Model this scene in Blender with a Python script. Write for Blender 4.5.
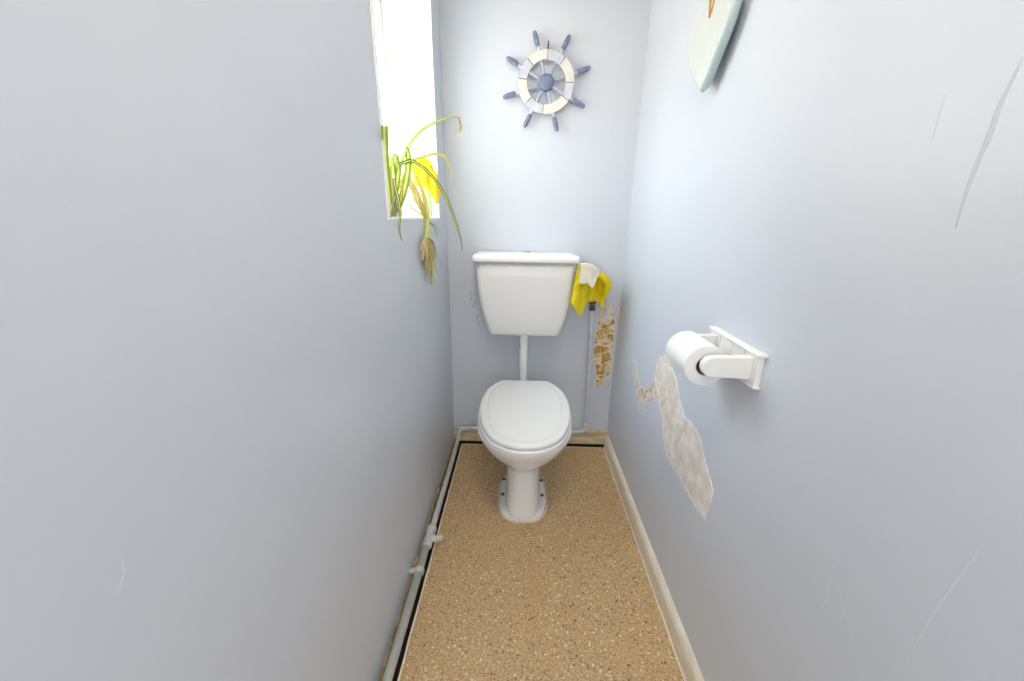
import bpy, bmesh, math, random
from mathutils import Vector, Matrix, noise
from mathutils.geometry import delaunay_2d_cdt
random.seed(7)
PI = math.pi
for o in list(bpy.data.objects): bpy.data.objects.remove(o)
SC = bpy.context.scene
COL = SC.collection

# ------------------------------------------------------------------ camera
cam_d = bpy.data.cameras.new('camera'); cam_d.sensor_width = 36.0
cam_d.lens = 380.3 * 36.0 / 1024.0; cam_d.clip_start = 0.02
cam = bpy.data.objects.new('camera', cam_d); COL.objects.link(cam)
_rt, _up, _fw = Vector((.99954, .02706, .01387)), Vector((-.02149, .30586, .95183)), Vector((-.02151, .95169, -.3063))
_m = Matrix((_rt, _up, -_fw)).transposed().to_4x4(); _m.translation = Vector((.3366, -1.7574, 1.1338))
cam.matrix_world = _m
SC.camera = cam

# ------------------------------------------------------------------ world, daylight, exposure
w = bpy.data.worlds.new('world'); SC.world = w; w.use_nodes = True
_nt = w.node_tree; _bg = _nt.nodes['Background']
# daylight: pale blue overhead, warm white haze at the horizon, sunlit ground below it
_tc = _nt.nodes.new('ShaderNodeTexCoord'); _sp = _nt.nodes.new('ShaderNodeSeparateXYZ'); _mr = _nt.nodes.new('ShaderNodeMapRange')
_cr = _nt.nodes.new('ShaderNodeValToRGB')
_mr.inputs[1].default_value = -1; _mr.inputs[2].default_value = 1
_nt.links.new(_tc.outputs['Generated'], _sp.inputs[0]); _nt.links.new(_sp.outputs[2], _mr.inputs[0]); _nt.links.new(_mr.outputs[0], _cr.inputs[0])
_e = _cr.color_ramp.elements
_e[0].position, _e[0].color = 0, (1.0, .93, .82, 1); _e[1].position, _e[1].color = 1, (.62, .78, 1.0, 1)
_k = _e.new(.5); _k.color = (1.0, .93, .83, 1); _k = _e.new(.62); _k.color = (.86, .92, 1.0, 1)
_nt.links.new(_cr.outputs[0], _bg.inputs[0]); _bg.inputs[1].default_value = 1.75

def area(name, loc, rot, sx, sy, energy, color):
    d = bpy.data.lights.new(name, 'AREA'); d.shape = 'RECTANGLE'; d.size = sx; d.size_y = sy
    d.energy = energy; d.color = color
    o = bpy.data.objects.new(name, d); COL.objects.link(o); o.location = loc; o.rotation_euler = rot
    return o
area('sky_light', (-1.15, -.45, 2.65), (0, math.radians(-50), 0), 1.3, 1.3, 160, (.60, .79, 1.0))
area('sunlit_ground_light', (-.80, -.45, 1.10), (0, math.radians(-108), 0), 1.0, 1.1, 32, (1.0, .77, .47))

vs = SC.view_settings
vs.view_transform = 'Standard'; vs.look = 'None'; vs.gamma = 1.0; vs.use_curve_mapping = False
vs.exposure = 0.58

# ------------------------------------------------------------------ materials
def lin(r, g, b):
    f = lambda c: (c/255/12.92) if c/255 <= .04045 else ((c/255+.055)/1.055)**2.4
    return (f(r), f(g), f(b), 1)

def mat(name, col, rough=.5, spec=.5, metal=0., noise_scale=None, col2=None, amt=.5, detail=4,
        bump=0., bump_scale=40., coat=0., trans=0., alpha=None, stretch=None):
    m = bpy.data.materials.new(name); m.use_nodes = True
    nt = m.node_tree; b = nt.nodes['Principled BSDF']
    b.inputs['Base Color'].default_value = col
    b.inputs['Roughness'].default_value = rough
    b.inputs['Metallic'].default_value = metal
    b.inputs['Specular IOR Level'].default_value = spec
    b.inputs['Coat Weight'].default_value = coat
    tc = nt.nodes.new('ShaderNodeTexCoord'); src = tc.outputs['Object']
    if stretch:
        mp = nt.nodes.new('ShaderNodeMapping'); mp.inputs['Scale'].default_value = stretch
        nt.links.new(src, mp.inputs[0]); src = mp.outputs[0]
    if noise_scale:
        n = nt.nodes.new('ShaderNodeTexNoise'); n.inputs['Scale'].default_value = noise_scale; n.inputs['Detail'].default_value = detail
        nt.links.new(src, n.inputs['Vector'])
        r = nt.nodes.new('ShaderNodeValToRGB')
        r.color_ramp.elements[0].position = .5-amt/2; r.color_ramp.elements[1].position = .5+amt/2
        r.color_ramp.elements[0].color = col; r.color_ramp.elements[1].color = col2
        nt.links.new(n.outputs[0], r.inputs[0]); nt.links.new(r.outputs[0], b.inputs['Base Color'])
    if bump:
        n2 = nt.nodes.new('ShaderNodeTexNoise'); n2.inputs['Scale'].default_value = bump_scale; n2.inputs['Detail'].default_value = 3
        nt.links.new(src, n2.inputs['Vector'])
        bp = nt.nodes.new('ShaderNodeBump'); bp.inputs['Strength'].default_value = bump; bp.inputs['Distance'].default_value = .004
        nt.links.new(n2.outputs[0], bp.inputs['Height']); nt.links.new(bp.outputs[0], b.inputs['Normal'])
    return m

def floor_mat():
    m = bpy.data.materials.new('speckled_vinyl'); m.use_nodes = True
    nt = m.node_tree; b = nt.nodes['Principled BSDF']; N = nt.nodes.new; L = nt.links.new
    tc = N('ShaderNodeTexCoord')
    def vor(scale, lo, hi):
        nz = N('ShaderNodeTexNoise'); nz.inputs['Scale'].default_value = scale*.8; L(tc.outputs['Object'], nz.inputs[0])
        mx = N('ShaderNodeMix'); mx.data_type = 'VECTOR'; mx.inputs[0].default_value = .004
        L(tc.outputs['Object'], mx.inputs[4]); L(nz.outputs['Color'], mx.inputs[5])
        v = N('ShaderNodeTexVoronoi'); v.inputs['Scale'].default_value = scale; L(mx.outputs[1], v.inputs['Vector'])
        # a cell becomes a chip when its random value is in range, and the chip has its own random size
        sep = N('ShaderNodeSeparateColor'); L(v.outputs['Color'], sep.inputs[0])
        a = N('ShaderNodeMath'); a.operation = 'GREATER_THAN'; a.inputs[1].default_value = lo; L(sep.outputs[0], a.inputs[0])
        c = N('ShaderNodeMapRange'); c.inputs[1].default_value = .12; c.inputs[2].default_value = .5
        c.inputs[3].default_value = 1; c.inputs[4].default_value = 0; L(v.outputs['Distance'], c.inputs[0])
        d = N('ShaderNodeMath'); d.operation = 'MULTIPLY'; L(a.outputs[0], d.inputs[0]); L(c.outputs[0], d.inputs[1])
        d.use_clamp = True
        return d.outputs[0], sep.outputs[1]
    base = N('ShaderNodeTexNoise'); base.inputs['Scale'].default_value = 160; base.inputs['Detail'].default_value = 3
    L(tc.outputs['Object'], base.inputs[0])
    r = N('ShaderNodeValToRGB'); r.color_ramp.elements[0].position = .36; r.color_ramp.elements[1].position = .66
    r.color_ramp.elements[0].color = lin(186, 151, 103); r.color_ramp.elements[1].color = lin(222, 190, 144)
    L(base.outputs[0], r.inputs[0]); cur = r.outputs[0]
    for scale, thr, col in ((190, .72, lin(122, 90, 56)), (260, .62, lin(138, 104, 66)), (120, .84, lin(246, 230, 200)),
                            (110, .90, lin(98, 70, 44)), (260, .8, lin(232, 210, 174))):
        f, _ = vor(scale, thr, 1)
        mx = N('ShaderNodeMix'); mx.data_type = 'RGBA'; mx.inputs[7].default_value = col
        L(f, mx.inputs[0]); L(cur, mx.inputs[6]); cur = mx.outputs[2]
    L(cur, b.inputs['Base Color']); b.inputs['Roughness'].default_value = .42
    return m

PAINT = mat('blue_gloss_paint', lin(202, 208, 218), .34, .5, noise_scale=3.0, col2=lin(207, 212, 220), amt=.5, bump=.10, bump_scale=55)
WHITE = mat('white_gloss_paint', lin(238, 238, 234), .35, .5, bump=.05, bump_scale=30)
CEIL = mat('white_ceiling_paint', lin(232, 232, 230), .7)
VINYL = floor_mat()
SUB = mat('dark_bare_floorboards', lin(70, 52, 34), .8, noise_scale=40, col2=lin(38, 28, 18), amt=.4)
CREAM = mat('cream_skirting_paint', lin(238, 230, 212), .4, noise_scale=14, col2=lin(222, 211, 184), amt=.35, stretch=(4, 1, 4))
OLDWOOD = mat('worn_painted_wood', lin(226, 214, 184), .6, noise_scale=16, col2=lin(180, 154, 108), amt=.5, stretch=(1, 3, 3), bump=.3, bump_scale=90)
BROWNW = mat('stained_wood_strip', lin(122, 104, 62), .7, noise_scale=25, col2=lin(186, 168, 122), amt=.35)
CERAM = mat('white_ceramic', lin(240, 239, 236), .12, .5, coat=.3)
PLAST = mat('white_plastic', lin(238, 238, 237), .25, .5)
CISTP = mat('off_white_cistern_plastic', lin(234, 233, 231), .3, .5)
CHROME = mat('chrome', (.75, .75, .75, 1), .15, metal=1.)
DARK = mat('dark_rusty_metal', lin(66, 58, 50), .6, noise_scale=90, col2=lin(112, 98, 84), amt=.3)
PIPEW = mat('grey_white_painted_pipe', lin(214, 214, 204), .4, noise_scale=18, col2=lin(190, 194, 190), amt=.4, bump=.1, bump_scale=60)
PIPEB = mat('blue_painted_pipe', lin(212, 217, 222), .35, noise_scale=20, col2=lin(196, 202, 208), amt=.4)
CAULK = mat('white_sealant', lin(240, 232, 214), .5)
CAULKY = mat('yellowed_sealant', lin(232, 216, 176), .5)
WHEELW = mat('cream_wood', lin(224, 221, 214), .55, noise_scale=30, col2=lin(216, 210, 200), amt=.4)
WHEELB = mat('pale_blue_wood', lin(186, 192, 206), .55, noise_scale=40, col2=lin(206, 208, 214), amt=.4)
WHEELD = mat('worn_blue_wood', lin(94, 106, 142), .55, noise_scale=60, col2=lin(138, 147, 172), amt=.5)
WHEELS = mat('soft_blue_wood', lin(150, 164, 192), .55, noise_scale=45, col2=lin(180, 190, 208), amt=.5)
HEARTM = mat('pale_duck_egg_wood', lin(196, 203, 199), .5, noise_scale=12, col2=lin(204, 209, 204), amt=.5)
HEARTS = mat('grey_blue_wood_edge', lin(186, 206, 208), .5)
TWINE = mat('tan_twine', lin(196, 142, 76), .8)
PAPER = mat('white_tissue_paper', lin(240, 240, 242), .9, .1, bump=.15, bump_scale=300)
CARD = mat('brown_card', lin(150, 122, 92), .9)
YELLOW = mat('yellow_cloth_fabric', lin(238, 218, 24), .6, .3, noise_scale=14, col2=lin(222, 196, 12), amt=.5, bump=.3, bump_scale=120)
CLOTHW = mat('cream_ribbed_cloth', lin(246, 238, 218), .8, .2, bump=.3, bump_scale=160)
LAMPM = mat('white_lampshade', lin(240, 236, 226), .6)
STREAK = mat('pale_scratch', lin(214, 218, 224), .5)
RUNM = mat('blue_paint_run', lin(194, 201, 213), .3)

def plaster(name, c1, c2, c3, scale, p):
    m = mat(name, c1, .85, .2, bump=.35, bump_scale=scale*2.2)
    nt = m.node_tree; b = nt.nodes['Principled BSDF']; N = nt.nodes.new
    tc = N('ShaderNodeTexCoord'); n = N('ShaderNodeTexNoise'); n.inputs['Scale'].default_value = scale; n.inputs['Detail'].default_value = 6
    n.inputs['Distortion'].default_value = 1.2
    nt.links.new(tc.outputs['Object'], n.inputs[0])
    r = N('ShaderNodeValToRGB'); e = r.color_ramp.elements
    e[0].position, e[0].color = p[0], c1; e[1].position, e[1].color = p[2], c3
    k = e.new(p[1]); k.color = c2
    nt.links.new(n.outputs[0], r.inputs[0]); nt.links.new(r.outputs[0], b.inputs['Base Color'])
    return m
PLAST_R = plaster('bare_plaster_pinkish', lin(214, 198, 180), lin(226, 215, 203), lin(240, 234, 226), 18, (.28, .48, .68))
PLAST_B = plaster('bare_plaster_ochre', lin(178, 128, 52), lin(206, 170, 102), lin(232, 220, 192), 34, (.36, .46, .58))
PLAST_E = plaster('bare_plaster_brown', lin(178, 132, 80), lin(214, 196, 172), lin(226, 220, 212), 30, (.3, .42, .56))
FLAKE = mat('flaked_paint_edge', lin(240, 238, 234), .5)

def leaf_mat(name, edge, mid):
    m = bpy.data.materials.new(name); m.use_nodes = True
    nt = m.node_tree; b = nt.nodes['Principled BSDF']; N = nt.nodes.new
    uv = N('ShaderNodeUVMap'); sp = N('ShaderNodeSeparateXYZ'); nt.links.new(uv.outputs[0], sp.inputs[0])
    r = N('ShaderNodeValToRGB'); e = r.color_ramp.elements
    e[0].position, e[0].color = .0, edge; e[1].position, e[1].color = 1., edge
    for p, c in ((.28, edge), (.38, mid), (.62, mid), (.72, edge)):
        k = e.new(p); k.color = c
    nt.links.new(sp.outputs[0], r.inputs[0]); nt.links.new(r.outputs[0], b.inputs['Base Color'])
    b.inputs['Roughness'].default_value = .45
    tr = N('ShaderNodeBsdfTranslucent'); nt.links.new(r.outputs[0], tr.inputs[0])
    mx = N('ShaderNodeMixShader'); mx.inputs[0].default_value = .35
    nt.links.new(b.outputs[0], mx.inputs[1]); nt.links.new(tr.outputs[0], mx.inputs[2])
    nt.links.new(mx.outputs[0], nt.nodes['Material Output'].inputs[0])
    return m
LEAF = leaf_mat('variegated_leaf', lin(168, 194, 66), lin(238, 240, 172))
LEAFD = leaf_mat('dark_variegated_leaf', lin(132, 154, 62), lin(226, 230, 150))
LEAFY = leaf_mat('pale_yellow_leaf', lin(206, 204, 96), lin(232, 228, 160))
LEAFP = leaf_mat('dry_cream_leaf', lin(216, 198, 150), lin(234, 220, 178))
ROOT = mat('tan_root', lin(206, 188, 128), .7, noise_scale=60, col2=lin(160, 134, 78), amt=.4)
STEMG = mat('yellow_green_stem', lin(206, 206, 104), .5)
TWIGD = mat('dark_dry_tip', lin(104, 84, 62), .7)

def glassy(name, tint, clear):
    m = bpy.data.materials.new(name); m.use_nodes = True
    nt = m.node_tree; b = nt.nodes['Principled BSDF']; N = nt.nodes.new
    b.inputs['Base Color'].default_value = tint; b.inputs['Roughness'].default_value = .12
    t = N('ShaderNodeBsdfTransparent'); t.inputs[0].default_value = tint
    mx = N('ShaderNodeMixShader'); mx.inputs[0].default_value = clear
    nt.links.new(b.outputs[0], mx.inputs[1]); nt.links.new(t.outputs[0], mx.inputs[2])
    nt.links.new(mx.outputs[0], nt.nodes['Material Output'].inputs[0])
    return m
JARG = glassy('grey_clear_glass', lin(222, 230, 234), .7)
BOTG = glassy('pale_green_plastic', lin(222, 236, 206), .35)
def frosted():
    m = bpy.data.materials.new('frosted_glass'); m.use_nodes = True
    nt = m.node_tree; N = nt.nodes.new; b = nt.nodes['Principled BSDF']
    b.inputs['Base Color'].default_value = (.9, .93, .93, 1); b.inputs['Roughness'].default_value = .2
    t = N('ShaderNodeBsdfTransparent'); tl = N('ShaderNodeBsdfTranslucent'); tl.inputs[0].default_value = (.95, .97, .97, 1)
    m1 = N('ShaderNodeMixShader'); m1.inputs[0].default_value = .4
    nt.links.new(t.outputs[0], m1.inputs[1]); nt.links.new(tl.outputs[0], m1.inputs[2])
    m2 = N('ShaderNodeMixShader'); m2.inputs[0].default_value = .08
    nt.links.new(m1.outputs[0], m2.inputs[1]); nt.links.new(b.outputs[0], m2.inputs[2])
    nt.links.new(m2.outputs[0], nt.nodes['Material Output'].inputs[0])
    return m
FROST = frosted()

# ------------------------------------------------------------------ mesh helpers
def link(name, bm, m, parent=None, smooth=False, bevel=0, subsurf=0, solid=0, recalc=True):
    if recalc: bmesh.ops.recalc_face_normals(bm, faces=bm.faces)
    me = bpy.data.meshes.new(name); bm.to_mesh(me); bm.free()
    for k in (m if isinstance(m, (list, tuple)) else [m]): me.materials.append(k)
    o = bpy.data.objects.new(name, me); COL.objects.link(o)
    if smooth:
        for p in me.polygons: p.use_smooth = True
    if parent: o.parent = parent
    if solid:
        s = o.modifiers.new('solid', 'SOLIDIFY'); s.thickness = solid; s.offset = 0
    if subsurf:
        s = o.modifiers.new('sub', 'SUBSURF'); s.levels = subsurf; s.render_levels = subsurf
    if bevel:
        b = o.modifiers.new('bev', 'BEVEL'); b.width = bevel; b.segments = 3; b.limit_method = 'ANGLE'; b.angle_limit = math.radians(40)
        if not smooth:
            for p in me.polygons: p.use_smooth = True
            e = o.modifiers.new('wn', 'WEIGHTED_NORMAL'); e.keep_sharp = True
    return o
def empty(name, loc, label, cat, group=None):
    o = bpy.data.objects.new(name, None); COL.objects.link(o); o.location = loc; o.empty_display_size = .05
    tag(o, label, cat, group); return o
def tag(o, label, cat, group=None):
    o['label'] = label; o['category'] = cat
    if group: o['group'] = group
    return o
def struct(o, label=None):
    o['kind'] = 'structure'
    if label: o['label'] = label
    return o
def under(o, parent):
    """parent while keeping world coordinates given in the mesh (parent Empty is only translated)"""
    o.parent = parent; o.location = o.location - parent.location; return o
def box(bm, a, b):
    r = bmesh.ops.create_cube(bm, size=1)
    c = [(a[i]+b[i])/2 for i in range(3)]; s = [abs(b[i]-a[i]) for i in range(3)]
    for v in r['verts']: v.co = Vector((v.co.x*s[0]+c[0], v.co.y*s[1]+c[1], v.co.z*s[2]+c[2]))
    return r['verts']
def NB(): return bmesh.new()
def bx(a, b):
    bm = NB(); box(bm, a, b); return bm
def spline(pts, n):
    """Catmull-Rom through pts, n samples"""
    P = [Vector(p) for p in pts]; P = [P[0]*2-P[1]] + P + [P[-1]*2-P[-2]]
    out = []; segs = len(P)-3
    for i in range(n):
        t = i/(n-1)*segs; k = min(int(t), segs-1); u = t-k
        a, b, c, d = P[k:k+4]
        out.append(.5*((2*b)+(c-a)*u+(2*a-5*b+4*c-d)*u*u+(3*b-a-3*c+d)*u**3))
    return out
def tube(bm, pts, rad, seg=10, cap=True):
    pts = [Vector(p) for p in pts]; n = len(pts); rings = []
    R = rad if callable(rad) else (lambda t: rad)
    T = [(pts[min(i+1, n-1)]-pts[max(i-1, 0)]).normalized() for i in range(n)]
    ref = Vector((0, 0, 1)) if abs(T[0].z) < .9 else Vector((1, 0, 0))
    u = T[0].cross(ref).normalized()
    for i in range(n):
        u = (u - T[i]*u.dot(T[i])).normalized(); v = T[i].cross(u)
        r = R(i/(n-1))
        rings.append([bm.verts.new(pts[i]+(u*math.cos(2*PI*k/seg)+v*math.sin(2*PI*k/seg))*r) for k in range(seg)])
    for a, b in zip(rings, rings[1:]):
        for k in range(seg): bm.faces.new((a[k], a[(k+1) % seg], b[(k+1) % seg], b[k]))
    if cap:
        bm.faces.new(rings[0][::-1]); bm.faces.new(rings[-1])
    return bm
def loft(bm, rings, cap0=True, cap1=True):
    R = [[bm.verts.new(p) for p in r] for r in rings]
    for a, b in zip(R, R[1:]):
        n = len(a)
        for k in range(n): bm.faces.new((a[k], a[(k+1) % n], b[(k+1) % n], b[k]))
    if cap0: bm.faces.new(R[0][::-1])
    if cap1: bm.faces.new(R[-1])
    return bm
def lathe(bm, prof, origin, axis, seg=24, cap0=True, cap1=True):
    """prof: (distance along axis, radius)"""
    a = Vector(axis).normalized(); u = a.orthogonal().normalized(); v = a.cross(u); o = Vector(origin)
    return loft(bm, [[o+a*h+(u*math.cos(2*PI*k/seg)+v*math.sin(2*PI*k/seg))*r for k in range(seg)] for h, r in prof], cap0, cap1)

# ------------------------------------------------------------------ room shell
W = .80; H = 2.35; YF = -2.45
WY0, WY1, WZ0, WZ1, WX = -.763, -.140, 1.125, 1.885, -.25       # window opening

bm = NB(); box(bm, (.042, YF, -.03), (W, -.028, 0))
floor = struct(link('floor', bm, VINYL), 'speckled tan vinyl floor')
bm = NB(); box(bm, (-.25, -4.6, -.10), (W+.25, .15, -.032))
sub = link('bare_floorboards', bm, SUB, floor)
bm = NB(); box(bm, (-.25, YF-.1, H), (W+.15, .15, H+.1)); struct(link('ceiling', bm, CEIL))
bm = NB(); box(bm, (-.25, 0, -.04), (W+.15, .15, H)); wall_back = struct(link('wall_back', bm, PAINT))
bm = NB(); box(bm, (W, YF, -.04), (W+.15, 0, H)); wall_right = struct(link('wall_right', bm, PAINT))
bm = NB()
for a, b in (((WX, YF, -.04), (0, 0, WZ0)), ((WX, YF, WZ1), (0, 0, H)), ((WX, YF, WZ0), (0, WY0, WZ1)), ((WX, WY1, WZ0), (0, 0, WZ1))):
    box(bm, a, b)
wall_left = struct(link('wall_left', bm, PAINT))
bm = NB()
for a, b in (((-.25, YF-.1, -.04), (.03, YF, H)), ((W-.03, YF-.1, -.04), (W+.15, YF, H)), ((.03, YF-.1, 2.05), (W-.03, YF, H))): box(bm, a, b)
struct(link('wall_front', bm, PAINT))

# window in the left wall: white lined reveal, sill, frame with glazing bar, frosted panes
win = bpy.data.objects.new('window_1', None); COL.objects.link(win); win.location = (0, (WY0+WY1)/2, WZ0); struct(win, 'white window in a deep white reveal')
def wpart(name, boxes, m, bev=.002):
    bm = NB()
    for a, b in boxes: box(bm, a, b)
    return under(link(name, bm, m, bevel=bev), win)
T = .006
wpart('jamb_lining', [((-.24, WY1-T, WZ0), (-.0005, WY1+.001, WZ1))], WHITE)
wpart('jamb_lining', [((-.24, WY0-.001, WZ0), (-.0005, WY0+T, WZ1))], WHITE)
wpart('head_lining', [((-.24, WY0, WZ1-T), (-.0005, WY1, WZ1+.001))], WHITE)
wpart('window_sill', [((-.24, WY0+.001, WZ0-.001), (.0005, WY1-.0005, WZ0+.006))], WHITE)
wpart('corner_bead', [((-.004, WY0-.008, WZ0-.001), (.003, WY0+.004, WZ1+.01))], WHITE)
Z0 = WZ0+.006
fy0, fy1, fz1 = WY0+T, WY1-T, WZ1-T
wpart('window_frame', [((-.225, fy0, Z0), (-.175, fy0+.035, fz1)), ((-.225, fy1-.035, Z0), (-.175, fy1, fz1)),
                       ((-.225, fy0, Z0), (-.175, fy1, Z0+.04)), ((-.225, fy0, fz1-.04), (-.175, fy1, fz1)),
                       ((-.22, fy0, 1.58), (-.18, fy1, 1.615))], WHITE, .004)
wpart('pane', [((-.203, fy0+.03, Z0+.03), (-.199, fy1-.03, 1.59))], FROST, 0)
wpart('pane', [((-.203, fy0+.03, 1.60), (-.199, fy1-.03, fz1-.03))], FROST, 0)

# skirtings and floor-edge beads
prof = [(0, .004), (-.016, .004), (-.016, .056), (-.012, .066), (-.005, .073), (0, .074)]
bm = NB(); loft(bm, [[(W+x, y, z) for x, z in prof] for y in (YF, -.022)])
struct(link('baseboard_right', bm, CREAM), 'cream painted skirting board along the right wall')
bm = NB(); box(bm, (.0, -.020, .014), (W, 0, .058)); box(bm, (.0, -.014, .058), (W, 0, .088))
for v in bm.verts:
    v.co.z += .0
base_back = struct(link('baseboard_back', bm, OLDWOOD, bevel=.003), 'worn cream wooden skirting board at the back wall')
link('gap_shade_strip', bx((0, -.005, -.03), (W, 0, .014)), SUB, base_back)  # dark strip put behind the gap to stand in for its shade
bm = NB(); box(bm, (0, -2.44, -.03), (.006, -.02, .028)); struct(link('baseboard_left', bm, BROWNW), 'stained wooden strip at the foot of the left wall')
def bead(name, pts, r, m):
    bm = NB(); tube(bm, pts, r, 6); return struct(link(name, bm, m, smooth=True))
def wob(a, b, n, amp):
    a, b = Vector(a), Vector(b)
    return [a.lerp(b, i/(n-1))+Vector((random.uniform(-amp, amp), random.uniform(-amp, amp), 0)) for i in range(n)]
bead('trim_1', wob((W-.018, YF+.02, .001), (W-.018, -.03, .001), 60, .0008), .003, CAULK)['label'] = 'thin white sealant line under the right skirting'
bead('trim_2', wob((.042, YF+.02, .000), (.042, -.03, .000), 60, .0008), .003, CAULK)['label'] = 'thin white vinyl edge along the left wall'
bead('trim_3', wob((.045, -.029, .000), (W-.02, -.029, .000), 30, .0008), .0025, CAULKY)['label'] = 'thin cream vinyl edge along the back wall'

# peeled plaster patches: raised irregular slabs with flaky paint lips
def patch(name, outline, axis, at, out, m, parent, lip=.0014, thick=.0009, jit=.004, label=None):
    """outline in wall coordinates (a, z); axis 'x': wall plane x=at with a=y; axis 'y': plane y=at with a=x. out=+-1 into the room"""
    n = len(outline); pts = []
    for i in range(n):
        a, b = outline[i], outline[(i+1) % n]
        d = math.hypot(b[0]-a[0], b[1]-a[1]); k = max(1, int(d/.012))
        for j in range(k):
            t = j/k; e = jit if j else jit*.3
            pts.append((a[0]+(b[0]-a[0])*t+random.uniform(-e, e), a[1]+(b[1]-a[1])*t+random.uniform(-e, e)))
    P = (lambda a, z, h: (at+out*h, a, z)) if axis == 'x' else (lambda a, z, h: (a, at+out*h, z))
    N0 = len(pts); V2 = [Vector(p) for p in pts]
    a0, a1 = min(p[0] for p in pts), max(p[0] for p in pts); z0, z1 = min(p[1] for p in pts), max(p[1] for p in pts)
    y_ = z0
    while y_ < z1:
        x_ = a0
        while x_ < a1:
            V2.append(Vector((x_+random.uniform(-.003, .003), y_+random.uniform(-.003, .003)))); x_ += .010
        y_ += .010
    vo, eo, fo, ov, _, _ = delaunay_2d_cdt(V2, [(i, (i+1) % N0) for i in range(N0)], [], 1, 1e-6)
    bm = NB(); used = {i for f in fo for i in f}; vm = {}
    for i in used:
        edge = any(k < N0 for k in ov[i]) if ov[i] else True
        vm[i] = bm.verts.new(P(vo[i].x, vo[i].y, -.0004 if edge else thick*(1+.8*noise.noise(Vector((vo[i].x*45, vo[i].y*45, 1.7))))))
    for f in fo: bm.faces.new([vm[i] for i in f])
    o = link(name, bm, m, parent)
    if label: o['label'] = label
    if lip:
        bm = NB(); loop = [P(a, z, thick*.7) for a, z in pts]
        rr = [random.uniform(.3, 1.)*lip for _ in range(len(loop)+1)]
        tube(bm, loop+[loop[0]], lambda t: rr[int(t*(len(loop)))], 5)
        link('paint_edge', bm, FLAKE, o, smooth=True)
    return o
patch('plaster_patch', [(-.544, .678), (-.564, .703), (-.62, .724), (-.669, .707), (-.709, .685), (-.755, .642), (-.794, .615), (-.859, .616), (-.904, .605), (-.945, .569), (-.981, .544), (-1.002, .527), (-.996, .476), (-.99, .434), (-.946, .431), (-.896, .433), (-.846, .439), (-.788, .436), (-.729, .44), (-.691, .47), (-.661, .524), (-.6, .57), (-.543, .63)],
      'x', W, -1, PLAST_R, wall_right, label='long pale bare plaster patch with flaked edges')
patch('plaster_patch', [(-.287, .598), (-.332, .59), (-.377, .545), (-.425, .528), (-.5, .55), (-.545, .62), (-.61, .575), (-.573, .545), (-.524, .52), (-.455, .475), (-.479, .446), (-.445, .436), (-.42, .465), (-.369, .492), (-.305, .542)],
      'x', W, -1, PLAST_E, wall_right, lip=.001, label='thin ragged brown plaster patch')
patch('plaster_patch', [(-.02, .788), (-.06, .793), (-.074, .727), (-.042, .671), (-.012, .71)], 'x', W, -1, PLAST_E, wall_right, lip=.0008, jit=.006)
patch('plaster_patch', [(.733, .775), (.757, .745), (.782, .695), (.788, .632), (.786, .557), (.785, .479), (.786, .416), (.776, .372), (.76, .415), (.756, .35), (.742, .339), (.728, .322), (.715, .414), (.696, .477), (.697, .554), (.700, .63), (.710, .704)],
      'y', 0, -1, PLAST_B, wall_back, lip=.0018, jit=.006, label='ochre and cream crumbling plaster patch')
patch('plaster_patch', [(.733, .778), (.757, .745), (.776, .70), (.765, .672), (.75, .655), (.735, .665), (.722, .63), (.706, .64), (.712, .704)], 'y', 0, -1, PLAST_R, wall_back, lip=.001, thick=.0022, jit=.004, label='cream upper flake of the plaster patch')
patch('plaster_patch', [(.783, .372), (.796, .34), (.796, .285), (.787, .307)], 'y', 0, -1, PLAST_E, wall_back, lip=0, jit=.004)
patch('plaster_patch', [(-.105, .265), (-.075, .25), (-.062, .2), (-.07, .13), (-.095, .135), (-.092, .2)], 'x', 0, 1, PLAST_E, wall_left, lip=.0008, jit=.005)
# paint runs and scratches
def streak(name, pts, r, m, parent, n=24, flat=.35, axis=0):
    bm = NB(); tube(bm, spline(pts, n), lambda t: r*(.25+.75*math.sin(PI*min(1, max(0, t)))**.6)*(.8+.4*noise.noise(Vector((t*9, r*900, 0)))), 6)
    at = pts[0][axis]
    for v in bm.verts: v.co[axis] = at+(v.co[axis]-at)*flat
    return link(name, bm, m, parent, smooth=True)
streak('paint_run', [(W, -1.326, 1.285), (W, -1.321, 1.246), (W, -1.321, 1.219), (W, -1.318, 1.178), (W, -1.32, 1.13)], .003, RUNM, wall_right)
streak('paint_run', [(W, -1.262, 1.27), (W, -1.262, 1.25), (W, -1.263, 1.225)], .0014, RUNM, wall_right)
streak('scratch', [(W, -1.448, .832), (W, -1.437, .729), (W, -1.432, .625)], .0011, STREAK, wall_right)
for p in (((-1.324, .698), (-1.329, .522)), ((-1.315, .68), (-1.336, .56)), ((-1.34, .63), (-1.378, .595))):
    streak('scratch', [(W, *p[0]), (W, (p[0][0]+p[1][0])/2+.004, (p[0][1]+p[1][1])/2), (W, *p[1])], .0008, STREAK, wall_right)
streak('scratch', [(0, -1.525, .825), (0, -1.516, .838), (0, -1.514, .851)], .0009, STREAK, wall_left)
for x, z in ((.097, .80), (.103, .775), (.118, .758), (.108, .74), (.128, .69), (.137, .655)):
    bm = NB(); tube(bm, [(x, -.0003, z), (x+.001, -.0003, z-.012*random.random()-.003)], .0014, 6); link('paint_chip', bm, DARK, wall_back, smooth=True)

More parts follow.
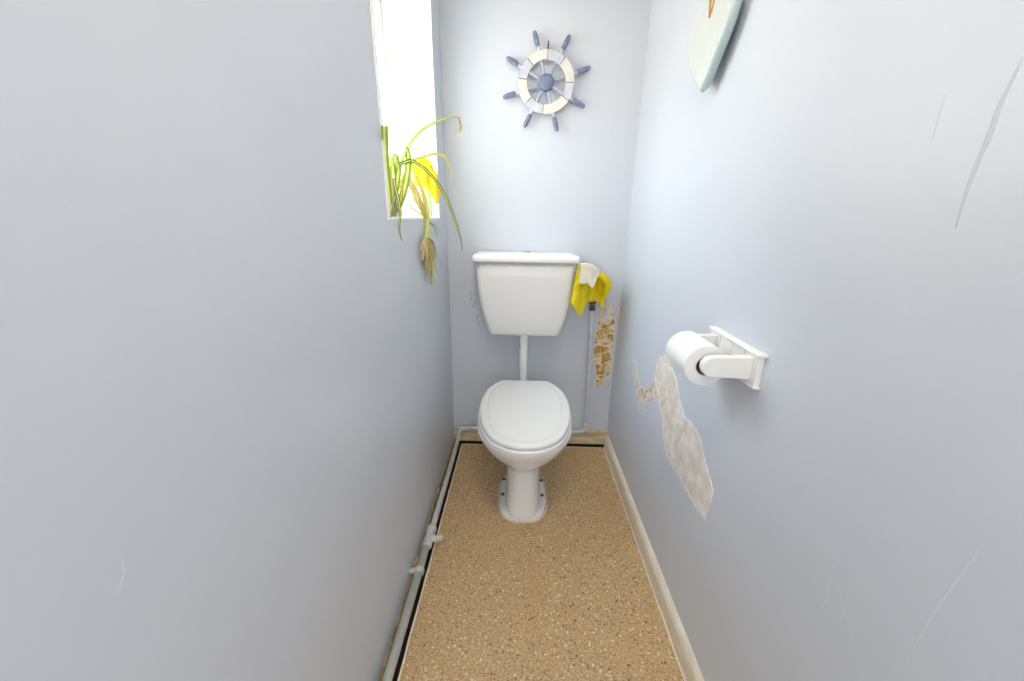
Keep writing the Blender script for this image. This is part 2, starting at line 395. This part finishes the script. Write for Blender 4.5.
# ------------------------------------------------------------------ toilet
CX = .360
def outline(zf, yf, yb, hw, z, e=2.2, n=48, eb=None, wide=.5):
    """closed plan outline, widest at fraction wide from the back"""
    ym = yb+(yf-yb)*wide; pts = []
    for k in range(n):
        a = 2*PI*k/n; c, s = math.cos(a), math.sin(a)
        ee = e if s < 0 else (eb or e)
        x = math.copysign(abs(c)**(2/ee), c)*hw
        y = ym + (abs(s)**(2/ee))*((yf-ym) if s < 0 else (yb-ym))
        pts.append((CX+x, y, z))
    return pts
toilet = empty('toilet', (CX, -.4, 0), 'white ceramic toilet pan with closed seat and lid on speckled floor', 'toilet')
bm = NB()
loft(bm, [outline(0, f, b, h, z, e, eb=eb, wide=wd) for z, f, b, h, e, eb, wd in (
    (.002, -.5565, -.17, .0735, 4.0, 4, .5), (.014, -.5555, -.17, .073, 4.0, 4, .5), (.04, -.552, -.17, .072, 4.0, 4, .5), (.11, -.545, -.16, .0705, 3.6, 4, .5), (.185, -.537, -.15, .068, 3.2, 4, .5),
    (.205, -.534, -.15, .067, 2.8, 4, .5), (.212, -.536, -.15, .070, 2.8, 4, .5), (.225, -.545, -.15, .078, 2.6, 4, .5),
    (.25, -.572, -.15, .103, 2.4, 4, .55), (.28, -.604, -.15, .130, 2.2, 4, .58), (.31, -.633, -.16, .151, 2.1, 4, .6), (.34, -.658, -.16, .166, 2.05, 4, .6),
    (.362, -.674, -.16, .174, 2.0, 4, .6), (.376, -.682, -.16, .178, 2.0, 4, .6), (.393, -.686, -.16, .180, 2.0, 4, .6), (.399, -.681, -.165, .175, 2.0, 4, .6))])
under(link('pan', bm, CERAM, smooth=True, subsurf=1), toilet)
bm = NB()
loft(bm, [outline(0, f, b, h, z, 3.0, eb=2.6) for z, f, b, h in ((.001, -.555, -.25, .100), (.010, -.555, -.25, .100), (.018, -.552, -.254, .097), (.024, -.546, -.262, .090))])
under(link('foot_flange', bm, CERAM, smooth=True, bevel=.002), toilet)
bm = NB(); ol = outline(0, -.558, -.247, .1025, .0025, 3.0, eb=2.6, n=60)
tube(bm, [Vector(p)+Vector((random.uniform(-1, 1), random.uniform(-1, 1), 0))*.001 for p in ol]+[Vector(ol[0])], .0035, 6)
under(link('sealant_bead', bm, CAULKY, smooth=True), toilet)
for x, y in ((.2775, -.332), (.2765, -.429), (.4425, -.332), (.4425, -.428)):
    bm = NB(); lathe(bm, [(0, .0085), (.003, .0085), (.0045, .006)], (x, y, .0225), (0, 0, 1), 14)
    under(link('floor_bolt', bm, DARK, smooth=True, bevel=.0005), toilet)
# seat ring and lid (truncated back), tilted slightly up towards the hinge
def lid_outline(sc, z0, slope=.0, grow=0., n=16):
    half = [(.100, -.214), (.104, -.217), (.134, -.256), (.156, -.302), (.169, -.36), (.1735, -.42), (.1705, -.48), (.160, -.54), (.142, -.595), (.114, -.643), (.078, -.674), (.040, -.690)]
    pts = half + [(0, -.695)] + [(-x, y) for x, y in half[::-1]]
    sp = spline([(x, y, 0) for x, y in pts], 96)
    cy = -.455; out = []
    for p in sp:
        x, y = p.x, p.y-cy
        L = math.hypot(x, y); k = (L+grow)/L
        y2 = y*sc*k+cy
        out.append((CX+x*sc*k, y2, z0+(y2+.69)*slope))
    return out
SL = .045
bm = NB()
loft(bm, [lid_outline(1, .400, SL*.6, .001), lid_outline(1, .403, SL*.6, .005), lid_outline(1, .412, SL*.6, .005), lid_outline(1, .4155, SL*.6, .001)])
under(link('seat', bm, PLAST, smooth=True, bevel=.001), toilet)
bm = NB()
loft(bm, [lid_outline(1, .417, SL, -.003), lid_outline(1, .419, SL, 0), lid_outline(1, .429, SL, 0), lid_outline(1, .4325, SL, -.0025), lid_outline(1, .4345, SL, -.008),
          lid_outline(1, .4365, SL, -.024), lid_outline(1, .4350, SL, -.027), lid_outline(1, .4350, SL, -.029), lid_outline(1, .4378, SL, -.033), lid_outline(1, .4392, SL, -.042), lid_outline(.5, .4400, SL, -.03)])
under(link('lid', bm, PLAST, smooth=True), toilet)
for s in (-1, 1):
    bm = NB(); tube(bm, [(CX+s*.075-.02, -.208, .436), (CX+s*.075+.02, -.208, .436)], .010, 12); box(bm, (CX+s*.075-.012, -.218, .398), (CX+s*.075+.012, -.198, .436))
    under(link('hinge', bm, PLAST, smooth=True, bevel=.002), toilet)

# cistern
CC = .3535
cis = empty('cistern', (CC, -.09, .636), 'white tapered toilet cistern with lid on the back wall', 'cistern')
def rrect(hw, yf, yb, z, r=.02, n=6, bow=0.):
    pts = []
    for cxs, cys, a0 in ((1, 0, -PI/2), (1, 1, 0), (-1, 1, PI/2), (-1, 0, PI)):
        rr = r if cys == 0 else .006
        px = CC+cxs*(hw-rr); py = (yf+rr) if cys == 0 else (yb-rr)
        for k in range(n+1):
            a = a0+PI/2*k/n; pts.append((px+math.cos(a)*rr, py+math.sin(a)*rr, z))
    return pts
bm = NB()
loft(bm, [rrect(h, f, -.004, z, r) for z, h, f, r in (
    (.636, .148, -.135, .02), (.638, .1545, -.140, .022), (.645, .1585, -.144, .024), (.69, .1715, -.150, .024), (.74, .186, -.158, .024), (.79, .1955, -.164, .024), (.84, .2005, -.170, .024),
    (.90, .204, -.176, .024), (.965, .2065, -.181, .024))])
under(link('tank', bm, CISTP, smooth=True), cis)
bm = NB()
loft(bm, [rrect(h, f, -.003, z, r) for z, h, f, r in ((.962, .210, -.193, .02), (.963, .216, -.199, .016), (.966, .2185, -.201, .016), (.982, .2185, -.200, .016), (.987, .217, -.197, .016), (.9905, .212, -.186, .016), (.992, .19, -.16, .016))])
clid = under(link('lid', bm, CISTP, smooth=True), cis)
bm = NB(); lathe(bm, [(0, .016), (.004, .016), (.006, .013), (.008, .012), (.009, .004)], (CC+.005, -.06, .9915), (0, 0, 1), 20)
link('flush_button', bm, CHROME, clid, smooth=True, bevel=.0006)

# flush pipe
fp = empty('flush_pipe', (.353, -.085, .40), 'white vertical flush pipe between cistern and toilet pan', 'pipe')
bm = NB(); tube(bm, spline([(.353, -.085, .645), (.353, -.085, .55), (.354, -.085, .44), (.355, -.092, .375), (.357, -.12, .345), (.36, -.17, .338)], 26), .0195, 18)
under(link('tube', bm, PLAST, smooth=True), fp)
bm = NB(); lathe(bm, [(0, .0235), (.014, .0235), (.016, .026), (.019, .026)], (.353, -.085, .616), (0, 0, 1), 18)
under(link('nut', bm, PLAST, smooth=True, bevel=.001), fp)
bm = NB(); lathe(bm, [(0, .027), (.004, .027)], (.353, -.085, .6345), (0, 0, 1), 18)
under(link('washer', bm, DARK, smooth=True, bevel=.001), fp)

# ------------------------------------------------------------------ water pipe round the room
wp = empty('water_pipe', (.03, -1., .05), 'grey painted water pipe along the left wall, round to the cistern', 'pipe')
bm = NB(); tube(bm, [(.028, -2.43, .05), (.028, -.74, .05)], .0125, 14); under(link('pipe_run', bm, PIPEW, smooth=True), wp)
bm = NB(); tube(bm, spline([(.030, -.64, .05), (.030, -.3, .05), (.030, -.10, .052), (.031, -.055, .06), (.035, -.036, .082), (.055, -.030, .096), (.09, -.028, .0975), (.2, -.028, .098)], 40), .0105, 14)
under(link('pipe_run', bm, PIPEW, smooth=True), wp)
bm = NB(); tube(bm, spline([(.2, -.028, .098), (.4, -.028, .098), (.60, -.028, .092), (.645, -.028, .092), (.668, -.028, .095), (.679, -.028, .110), (.680, -.028, .14), (.678, -.028, .3), (.670, -.028, .60), (.666, -.03, .735)], 60), .0100, 12)
under(link('riser_pipe', bm, PIPEB, smooth=True), wp)
bm = NB(); lathe(bm, [(0, .011), (.002, .0125), (.014, .0125), (.016, .011)], (.680, -.028, .130), (0, 0, 1), 12); under(link('elbow_collar', bm, PIPEW, smooth=True, bevel=.001), wp)
bm = NB(); lathe(bm, [(0, .0105), (.002, .014), (.018, .014), (.020, .012), (.03, .012), (.032, .015), (.044, .015), (.046, .01)], (.666, -.03, .732), (0, 0, 1), 6); under(link('compression_nut', bm, DARK, bevel=.001), wp)
bm = NB(); tube(bm, spline([(.666, -.03, .77), (.665, -.032, .83), (.655, -.045, .865), (.62, -.065, .875), (.53, -.08, .875)], 24), .009, 12); under(link('inlet_pipe', bm, PIPEB, smooth=True), wp)
# stop valve
bm = NB(); lathe(bm, [(0, .014), (.003, .017), (.020, .017), (.024, .015), (.04, .0155), (.062, .0155), (.066, .018), (.085, .018), (.088, .014)], (.029, -.735, .05), (0, 1, 0), 14)
v = under(link('valve_body', bm, PIPEW, smooth=True, bevel=.001), wp)
bm = NB(); lathe(bm, [(0, .012), (.016, .012), (.018, .0095), (.030, .0095)], (.034, -.70, .053), (1, -.12, .2), 12)
link('valve_neck', bm, PIPEW, v, smooth=True, bevel=.001)
bm = NB(); lathe(bm, [(0, .006), (.004, .0095), (.018, .0095), (.022, .006)], (.060, -.702, .058), (1, -.12, .2), 10)
link('valve_handle', bm, PIPEW, v, smooth=True, bevel=.001)
bm = NB(); tube(bm, [(.0, -.83, .052), (.028, -.83, .052)], .009, 12); lathe(bm, [(0, .0165), (.014, .0165)], (.028, -.837, .05), (0, 1, 0), 14)
under(link('pipe_clip', bm, PIPEW, smooth=True, bevel=.001), wp)

# ------------------------------------------------------------------ ship's wheel
WC = Vector((.417, -.022, 1.642))
sw = empty('ship_wheel', WC, "decorative wooden ship's wheel in cream and blue on the back wall", 'wall decor')
def pol(r, deg, y=0.): return Vector((r*math.cos(math.radians(deg)), y, r*math.sin(math.radians(deg))))
def seg_mesh(a0, a1, m, r0=.076, r1=.110, t=.008):
    bm = NB(); n = max(4, int((a1-a0)/5)); rings = []
    for i in range(n+1):
        a = a0+.7+(a1-a0-1.4)*i/n
        rings.append([pol(r0, a, t), pol(r1, a, t), pol(r1, a, -t), pol(r0, a, -t)])
    loft(bm, rings); return link('rim_segment', bm, m, sw, bevel=.0015)
for a0, a1, m in ((0, 50, WHEELW), (50, 89, WHEELB), (89, 133, WHEELW), (133, 173, WHEELB), (173, 223, WHEELW), (223, 265, WHEELB), (265, 325, WHEELW), (325, 360, WHEELB)):
    seg_mesh(a0, a1, m, t=.0085 if m is WHEELW else .0075)
bm = NB(); lathe(bm, [(-.010, .029), (.006, .029), (.010, .0265), (.011, .024), (.013, .023), (.0145, .019)], (0, 0, 0), (0, -1, 0), 28)
link('hub', bm, WHEELD, sw, smooth=True, bevel=.001)
spoke_me = handle_me = neck_me = None
for k in range(8):
    a = 17+45*k
    for nm in ('spoke', 'handle', 'handle_neck'):
        src = {'spoke': spoke_me, 'handle': handle_me, 'handle_neck': neck_me}[nm]
        if src is None:
            bm = NB()
            if nm == 'spoke':
                lathe(bm, [(.030, .0050), (.045, .0062), (.055, .0050), (.065, .0062), (.082, .0050)], (0, 0, 0), (1, 0, 0), 12)
                o = link(nm, bm, WHEELS, sw, smooth=True); spoke_me = o.data
            elif nm == 'handle':
                lathe(bm, [(.124, .006), (.126, .0078), (.135, .0092), (.15, .0096), (.164, .0090), (.171, .0078), (.176, .0055), (.178, .002)], (0, 0, 0), (1, 0, 0), 14)
                o = link(nm, bm, WHEELD, sw, smooth=True); handle_me = o.data
            else:
                lathe(bm, [(.106, .0075), (.114, .0085), (.118, .0065), (.125, .0065)], (0, 0, 0), (1, 0, 0), 12)
                o = link(nm, bm, WHEELB, sw, smooth=True); neck_me = o.data
        else:
            o = bpy.data.objects.new(nm, src); COL.objects.link(o); o.parent = sw
        o.rotation_euler = (0, -math.radians(a), 0)
bm = NB(); tube(bm, [(.003, .022, .122), (.003, -.004, .124)], .0028, 8); tube(bm, [(.003, -.002, .137), (.003, -.003, .112)], .0026, 8)
link('hanging_nail', bm, DARK, sw, smooth=True)

# ------------------------------------------------------------------ heart on the right wall
hx = W-.026
he = empty('heart_ornament', (hx, -.672, 1.5), 'pale wooden hanging heart with twine on the right wall', 'wall decor')
half = [(0, .152), (.012, .172), (.035, .190), (.063, .195), (.092, .183), (.114, .158), (.124, .125), (.119, .095), (.100, .060), (.068, .023), (.034, -.012), (.003, -.042)]
sp = spline([(0, a, b) for a, b in half], 40); hp = [(p.y*.93, p.z*.93) for p in sp] + [(-p.y*.93, p.z*.93) for p in sp[-1:0:-1]]
def hring(sc, x):
    return [(x, (-a)*sc, -.029+.09+(b-.09)*sc) for a, b in hp]
bm = NB(); loft(bm, [hring(.96, -.012), hring(1, -.007), hring(1, -.001), hring(.93, .010)])
ho = link('heart_body', bm, [HEARTS], he, smooth=False, bevel=.0008)
bm = NB(); loft(bm, [hring(.9, -.0135), hring(.955, -.0115), hring(.955, -.009), hring(.9, -.009)]); link('heart_face', bm, HEARTM, he)
he.rotation_euler = (math.radians(-6), math.radians(2), 0)
bm = NB()
tube(bm, spline([(-.015, -.012, .092), (-.013, -.022, .13), (.004, -.012, .19), (.018, 0, .26)], 20), .0022, 6)
tube(bm, spline([(-.015, -.006, .086), (-.013, .004, .13), (.004, .010, .19), (.018, 0, .26)], 20), .0022, 6)
link('twine', bm, TWINE, he, smooth=True)

# ------------------------------------------------------------------ toilet paper holder and roll
th = empty('paper_holder', (W, -.985, .86), 'white wooden toilet roll holder with tongue and groove backplate on the right wall', 'roll holder')
for i in range(4):
    y0 = -1.073+i*.0485; bm = bx((W-.012, y0+.0008, .828), (W+.0005, y0+.0477, .892)); under(link('board', bm, WHITE, bevel=.0016), th)
bm = NB(); box(bm, (W-.016, -1.078, .890), (W+.0005, -.875, .897)); under(link('top_rail', bm, WHITE, bevel=.002), th)
bm = NB(); box(bm, (W-.013, -1.076, .824), (W+.0005, -.877, .830)); under(link('bottom_rail', bm, WHITE, bevel=.002), th)
for y in (-1.047, -.903):
    bm = NB(); prof2 = [(W-.010, .884), (W-.010, .838)] 
    prof2 += [(.716-.021*math.sin(a)*1., .861-.021*math.cos(a)) for a in [PI*k/12 for k in range(13)]]
    loft(bm, [[(x, yy, z) for x, z in prof2] for yy in (y-.009, y+.009)])
    under(link('arm', bm, WHITE, bevel=.002), th)
bm = NB(); tube(bm, [(.716, -1.045, .861), (.716, -.905, .861)], .0085, 12); under(link('rod', bm, WHITE, smooth=True), th)
rc = (.716, -1.026, .8525)
tr = empty('toilet_roll', (.716, -.985, .85), 'white toilet paper roll on the wooden holder', 'toilet roll')
bm = NB(); lathe(bm, [(0, .0205), (0, .043), (.0006, .0435), (.1074, .0435), (.108, .043), (.108, .0205), (0, .0205)], rc, (0, 1, 0), 40, False, False)
bmesh.ops.remove_doubles(bm, verts=bm.verts, dist=1e-5)
under(link('paper', bm, PAPER, smooth=True, bevel=.0004), tr)
bm = NB(); lathe(bm, [(0, .0188), (0, .0204), (.108, .0204), (.108, .0188), (0, .0188)], rc, (0, 1, 0), 30, False, False)
bmesh.ops.remove_doubles(bm, verts=bm.verts, dist=1e-5)
under(link('core', bm, CARD, smooth=True, bevel=.0003), tr)

# ------------------------------------------------------------------ cloths over the inlet pipe
def drape(name, cols, m, fold, thick, seed, sub=2, crumple=.004):
    """cols: list of (top, bottom) points; the sheet goes up the back, over the top and down the front (towards -y)"""
    n = len(cols); rows = []
    for i, (tp, bt) in enumerate(cols):
        tp, bt = Vector(tp), Vector(bt); f = fold[i]
        b = Vector((0, .022, 0))
        rows.append([tp.lerp(bt, .72)+b*1.1, tp.lerp(bt, .35)+b*1.15, tp+b*.75+Vector((0, 0, -.004)), tp+Vector((0, 0, .003)), tp.lerp(bt, .12)-b*.25,
                     tp.lerp(bt, .42)+Vector((0, -f, 0)), tp.lerp(bt, .74)+Vector((0, -f*1.3, 0)), bt+Vector((0, -f, 0))])
    bm = NB(); M = 5; k = 4
    # densify
    rows2 = []
    for r in rows: rows2.append(spline(r, len(r)*k))
    cr = []
    for j in range(len(rows2[0])):
        cr.append(spline([rows2[i][j] for i in range(n)], (n-1)*k+1))
    V = []
    for j, line in enumerate(cr):
        V.append([bm.verts.new(p+noise.noise_vector(Vector((p.x*38+seed, p.y*38, p.z*38)))*crumple+noise.noise_vector(Vector((p.x*90+seed, p.y*90, p.z*90)))*crumple*.3) for p in line])
    for a, b in zip(V, V[1:]):
        for i in range(len(a)-1): bm.faces.new((a[i], a[i+1], b[i+1], b[i]))
    return link(name, bm, m, smooth=True, solid=thick, subsurf=1)
yc = drape('yellow_cloth', [((.566, -.212, .956), (.541, -.206, .806)), ((.577, -.205, .956), (.561, -.200, .778)), ((.593, -.185, .952), (.588, -.175, .738)), ((.612, -.145, .944), (.612, -.14, .782)),
      ((.634, -.115, .930), (.632, -.11, .790)), ((.656, -.095, .915), (.655, -.09, .784)), ((.676, -.085, .906), (.678, -.08, .786)), ((.694, -.08, .893), (.697, -.075, .752)), ((.712, -.075, .878), (.712, -.07, .800))],
      YELLOW, [0, .006, -.004, .008, -.008, .002, -.006, .012, .0], .0022, 3.1, crumple=.006)
tag(yc, 'crumpled yellow cloth hanging over the pipe beside the cistern', 'cloth')
bm = NB()
tube(bm, [p+noise.noise_vector(p*40)*.004 for p in spline([(.664, -.098, .898), (.678, -.106, .905), (.697, -.108, .888), (.711, -.104, .862), (.706, -.104, .836), (.699, -.100, .81)], 22)], lambda t: .007+.012*math.sin(PI*(t**.8))**.8, 14)
link('bunched_fold', bm, YELLOW, yc, smooth=True, subsurf=1)
wc = drape('cream_cloth', [((.571, -.215, .962), (.570, -.21, .885)), ((.588, -.21, .964), (.587, -.205, .884)), ((.606, -.205, .962), (.605, -.20, .886)), ((.622, -.195, .958), (.618, -.19, .872)), ((.638, -.18, .948), (.634, -.18, .866)), ((.652, -.165, .938), (.650, -.165, .902)), ((.660, -.155, .928), (.660, -.155, .915))],
      CLOTHW, [0, .002, -.001, .003, -.002, .004, 0], .002, 8.7, crumple=.003)
tag(wc, 'folded cream cloth lying over the yellow one beside the cistern lid', 'cloth')

# ------------------------------------------------------------------ window sill: spider plant, bottle, second cloth
SZ = WZ0+.006
sp_ = empty('spider_plant', (-.03, -.66, SZ), 'variegated spider plant trailing long leaves over the window sill', 'plant')
def leaf(pts, wid, m, parent, n=26, name='leaf', up=None, fold=.25, taper=(.5, .08)):
    P = spline(pts, n); bm = NB(); uvl = bm.loops.layers.uv.new('UVMap'); rows = []
    for i, p in enumerate(P):
        t = i/(n-1); T_ = (P[min(i+1, n-1)]-P[max(i-1, 0)]).normalized()
        side = T_.cross(up or Vector((.55, -.8, .25))).normalized(); nrm = side.cross(T_)
        w_ = wid*.5*min(1, taper[0]+t*2.2)*(1 if t < .55 else max(taper[1], math.cos((t-.55)/.45*PI/2)**.7))
        rows.append([(bm.verts.new(p-side*w_), 0.), (bm.verts.new(p-side*w_*.4-nrm*w_*fold), .3), (bm.verts.new(p+side*w_*.4-nrm*w_*fold), .7), (bm.verts.new(p+side*w_), 1.)])
    for i in range(n-1):
        for k in range(3):
            q = (rows[i][k], rows[i][k+1], rows[i+1][k+1], rows[i+1][k])
            f = bm.faces.new([a[0] for a in q])
            for lp, a in zip(f.loops, q): lp[uvl].uv = (a[1], i/n)
    return under(link(name, bm, m, smooth=True, solid=.0009), parent)
leaf([(-.02, -.689, SZ+.01), (-.01, -.721, 1.198), (0, -.752, 1.264), (.012, -.776, 1.333)], .019, LEAF, sp_, taper=(.7, .85))
leaf([(-.02, -.68, SZ+.01), (-.02, -.65, 1.203), (-.02, -.637, 1.254), (-.02, -.646, 1.285)], .017, LEAF, sp_, taper=(.6, .6))
leaf([(-.02, -.64, SZ+.01), (-.02, -.624, 1.204), (-.02, -.59, 1.255), (-.02, -.60, 1.291), (-.01, -.64, 1.285), (.0, -.655, 1.25)], .016, LEAF, sp_)
leaf([(-.02, -.700, SZ+.004), (-.01, -.648, 1.161), (0, -.615, 1.205), (0, -.562, 1.263), (0, -.55, 1.312), (0, -.577, 1.323)], .020, LEAF, sp_, taper=(.6, .3))
leaf([(-.03, -.66, SZ+.01), (-.02, -.66, 1.19), (-.01, -.675, 1.23), (.0, -.69, 1.205), (.012, -.702, 1.15), (.016, -.735, 1.105), (.015, -.715, 1.072)], .008, LEAFD, sp_)
leaf([(-.03, -.67, SZ+.01), (-.03, -.60, 1.22), (-.01, -.56, 1.30), (.01, -.5, 1.36), (.03, -.41, 1.408), (.06, -.295, 1.453), (.08, -.195, 1.482), (.09, -.14, 1.49)], .0085, LEAF, sp_, n=40, taper=(.6, .35))
leaf([(.086, -.15, 1.492), (.090, -.139, 1.472), (.085, -.205, 1.418)], .010, LEAFP, sp_, n=14)
leaf([(.088, -.145, 1.490), (.093, -.135, 1.465), (.094, -.15, 1.44)], .008, LEAFP, sp_, n=14)
leaf([(-.03, -.66, SZ+.01), (-.02, -.57, 1.23), (0, -.513, 1.29), (.02, -.468, 1.31), (.05, -.417, 1.327), (.07, -.371, 1.327), (.08, -.339, 1.307), (.085, -.314, 1.282), (.085, -.34, 1.25)], .009, LEAFY, sp_, n=40)
leaf([(-.03, -.65, SZ+.01), (-.03, -.60, 1.25), (0, -.556, 1.287), (.02, -.522, 1.284), (.05, -.501, 1.259), (.07, -.442, 1.223), (.09, -.402, 1.17), (.1, -.331, 1.104), (.105, -.279, 1.052), (.105, -.262, 1.022)], .0115, LEAFD, sp_, n=44)
leaf([(.105, -.27, 1.035), (.106, -.255, 1.022), (.104, -.275, 1.012)], .004, LEAFD, sp_, n=10)
for a in range(6):
    x = -.03+random.uniform(-.015, .015)
    leaf([(x, -.67, SZ+.005), (x+.01, -.67+random.uniform(-.03, .04), SZ+.05), (x+.02, -.68+random.uniform(-.04, .06), SZ+.09+random.uniform(-.02, .05))], .010, random.choice([LEAFY, LEAFP, LEAF]), sp_, n=12)
bm = NB(); lathe(bm, [(0, .032), (.004, .035), (.05, .035), (.065, .031), (.07, .033), (.072, .033), (.0715, .0305), (.065, .029), (.05, .033), (.006, .033), (.004, .03)], (-.045, -.655, SZ), (0, 0, 1), 24)
jar = tag(link('glass_jar', bm, JARG, smooth=True), 'clear glass jar holding the spider plant on the window sill', 'jar')

# hanging cutting
for a in range(5):
    x = -.02; y_ = -.70+a*.018
    leaf([(x, y_, SZ+.004), (x+.008, y_+random.uniform(-.02, .02), SZ+.03), (x+.014, y_+random.uniform(-.03, .03), SZ+.055)], .008, [LEAFP, LEAFY][a % 2], sp_, n=10)
pl = empty('plantlet', (.012, -.42, 1.13), 'rooted spider plant cutting hanging over the edge of the window sill', 'plant')
for pts, w_, m in (([(.012, -.412, 1.118), (.006, -.405, 1.15), (0, -.389, 1.195), (-.01, -.416, 1.249), (-.02, -.465, 1.285)], .012, LEAFY),
                   ([(.012, -.414, 1.117), (0, -.427, 1.149), (-.02, -.427, 1.202), (-.02, -.494, 1.256)], .008, LEAF),
                   ([(.010, -.42, 1.12), (.005, -.452, 1.140), (-.01, -.509, 1.16), (-.02, -.551, 1.195)], .006, LEAFY),
                   ([(.012, -.405, 1.118), (.006, -.37, 1.15), (-.006, -.345, 1.19), (-.01, -.384, 1.23), (-.02, -.447, 1.269)], .010, LEAFY),
                   ([(.012, -.41, 1.118), (.004, -.43, 1.16), (-.01, -.45, 1.21), (-.02, -.50, 1.235)], .006, LEAFP)):
    leaf(pts, w_, m, pl, n=22)
for k in range(9):
    a_ = Vector((random.uniform(-.03, 0), -.56+random.uniform(0, .12), 1.19+random.uniform(0, .09))); b_ = Vector((.012, -.415+random.uniform(-.012, .012), 1.125))
    leaf([b_, b_.lerp(a_, .5)+Vector((.0, random.uniform(0, .03), random.uniform(-.01, .012))), a_], random.uniform(.004, .008), [LEAFP, LEAFY, LEAFY][k % 3], pl, n=14)
for k in range(4):
    bm = NB(); y_ = -.56+k*.035
    tube(bm, spline([(-.01, y_, 1.245-k*.008), (.0, y_+.05, 1.19), (.008, -.42, 1.13)], 12), .0014, 6)
    under(link('runner', bm, ROOT, smooth=True), pl)
for pts in ([(.012, -.41, 1.120), (.022, -.34, 1.105), (.018, -.225, 1.075)], [(.012, -.41, 1.12), (.02, -.35, 1.10), (.016, -.265, 1.061)]):
    leaf(pts, .005, LEAFD, pl, n=14)
bm = NB(); tube(bm, spline([(.014, -.412, 1.125), (.016, -.425, 1.10), (.014, -.44, 1.075), (.014, -.45, 1.05)], 12), lambda t: .0055+.002*t, 8)
under(link('stem', bm, STEMG, smooth=True), pl)
for y1, z1, wd in ((-.535, 1.03, .010), (-.515, .995, .012), (-.47, .955, .011), (-.43, .915, .010), (-.37, .965, .009), (-.35, 1.0, .008)):
    leaf([(.014, -.452, 1.066), (.022, (-.452+y1)/2-.02, (1.066+z1)/2+.012), (.014, y1, z1)], wd, [LEAFP, LEAFY][int(wd*1000) % 2], pl, n=14, name='dry_leaf')
ends = [(-.399, .911), (-.423, .94), (-.53, 1.02), (-.372, .958), (-.332, .989), (-.29, 1.01), (-.254, .939), (-.496, .992), (-.335, 1.054), (-.47, .96), (-.44, .95), (-.41, .93), (-.39, .95), (-.36, .99), (-.45, .98), (-.48, .985), (-.43, .925), (-.41, .92), (-.385, .935), (-.46, .955)]
for k, (y, z) in enumerate(ends):
    bm = NB(); a = Vector((.014, -.45+random.uniform(-.012, .012), 1.06+random.uniform(-.015, .012))); b = Vector((.013+random.uniform(-.004, .014), y, z))
    mid = a.lerp(b, .45)+Vector((random.uniform(0, .016), random.uniform(-.02, .02), random.uniform(-.01, .015)))
    thin = abs(y+.42) > .09; b.z -= 0 if thin else .018
    tube(bm, spline([a, mid, b], 12), (lambda t: .0012*(1-.6*t)) if thin else (lambda t: .0044*(1-.75*t)), 6)
    under(link('root', bm, [ROOT, TWIGD, STEMG][0 if k % 4 else (1 if thin else 2)], smooth=True), pl)

bc = (-.040, -.215)
bo = empty('bottle', (*bc, SZ), 'pale green bottle under a yellow cloth at the back of the window sill', 'bottle')
bm = NB(); lathe(bm, [(0, .022), (.003, .025), (.085, .025), (.102, .019), (.112, .011), (.125, .011)], (*bc, SZ), (0, 0, 1), 24); under(link('bottle_body', bm, BOTG, smooth=True), bo)
bm = NB(); lathe(bm, [(0, .0125), (.018, .0125), (.02, .011)], (*bc, SZ+.122), (0, 0, 1), 20); under(link('cap', bm, PLAST, smooth=True, bevel=.001), bo)
y2 = drape('yellow_cloth', [((-.083, -.232, 1.315), (-.072, -.240, 1.262)), ((-.068, -.232, 1.325), (-.060, -.245, 1.243)), ((-.048, -.230, 1.335), (-.046, -.248, 1.236)), ((-.030, -.228, 1.338), (-.026, -.248, 1.240)),
      ((-.014, -.226, 1.328), (-.011, -.246, 1.22)), ((.002, -.224, 1.295), (.008, -.240, 1.18)), ((.010, -.222, 1.282), (.021, -.236, 1.186))],
      YELLOW, [0, .006, -.002, .006, -.004, .005, 0], .002, 5.5, crumple=.004)
tag(y2, 'small yellow cloth draped over the bottle on the window sill', 'cloth')

# ------------------------------------------------------------------ unseen ceiling lamp, added only to light the room from above
LX, LY = .40, -1.55
lp = empty('added_ceiling_lamp', (LX, LY, H), 'unseen round white flush lamp added on the ceiling for its light', 'lamp')
bm = NB(); lathe(bm, [(0, .17), (.02, .17), (.024, .165)], (LX, LY, H), (0, 0, -1), 40); under(link('added_lamp_base', bm, PLAST, smooth=True, bevel=.001), lp)
BULB = bpy.data.materials.new('added_lamp_diffuser'); BULB.use_nodes = True
_b = BULB.node_tree.nodes['Principled BSDF']; _b.inputs['Emission Color'].default_value = (1, .92, .80, 1); _b.inputs['Emission Strength'].default_value = 3
bm = NB(); lathe(bm, [(.022, .16), (.04, .155), (.055, .13), (.064, .08), (.067, .02)], (LX, LY, H), (0, 0, -1), 40)
under(link('diffuser', bm, BULB, smooth=True), lp)
ld = bpy.data.lights.new('added_lamp_light', 'AREA'); ld.shape = 'DISK'; ld.size = .34; ld.energy = 6; ld.color = (1, .88, .71)
lo = bpy.data.objects.new('added_lamp_light', ld); COL.objects.link(lo); lo.location = (LX, LY, H-.075)
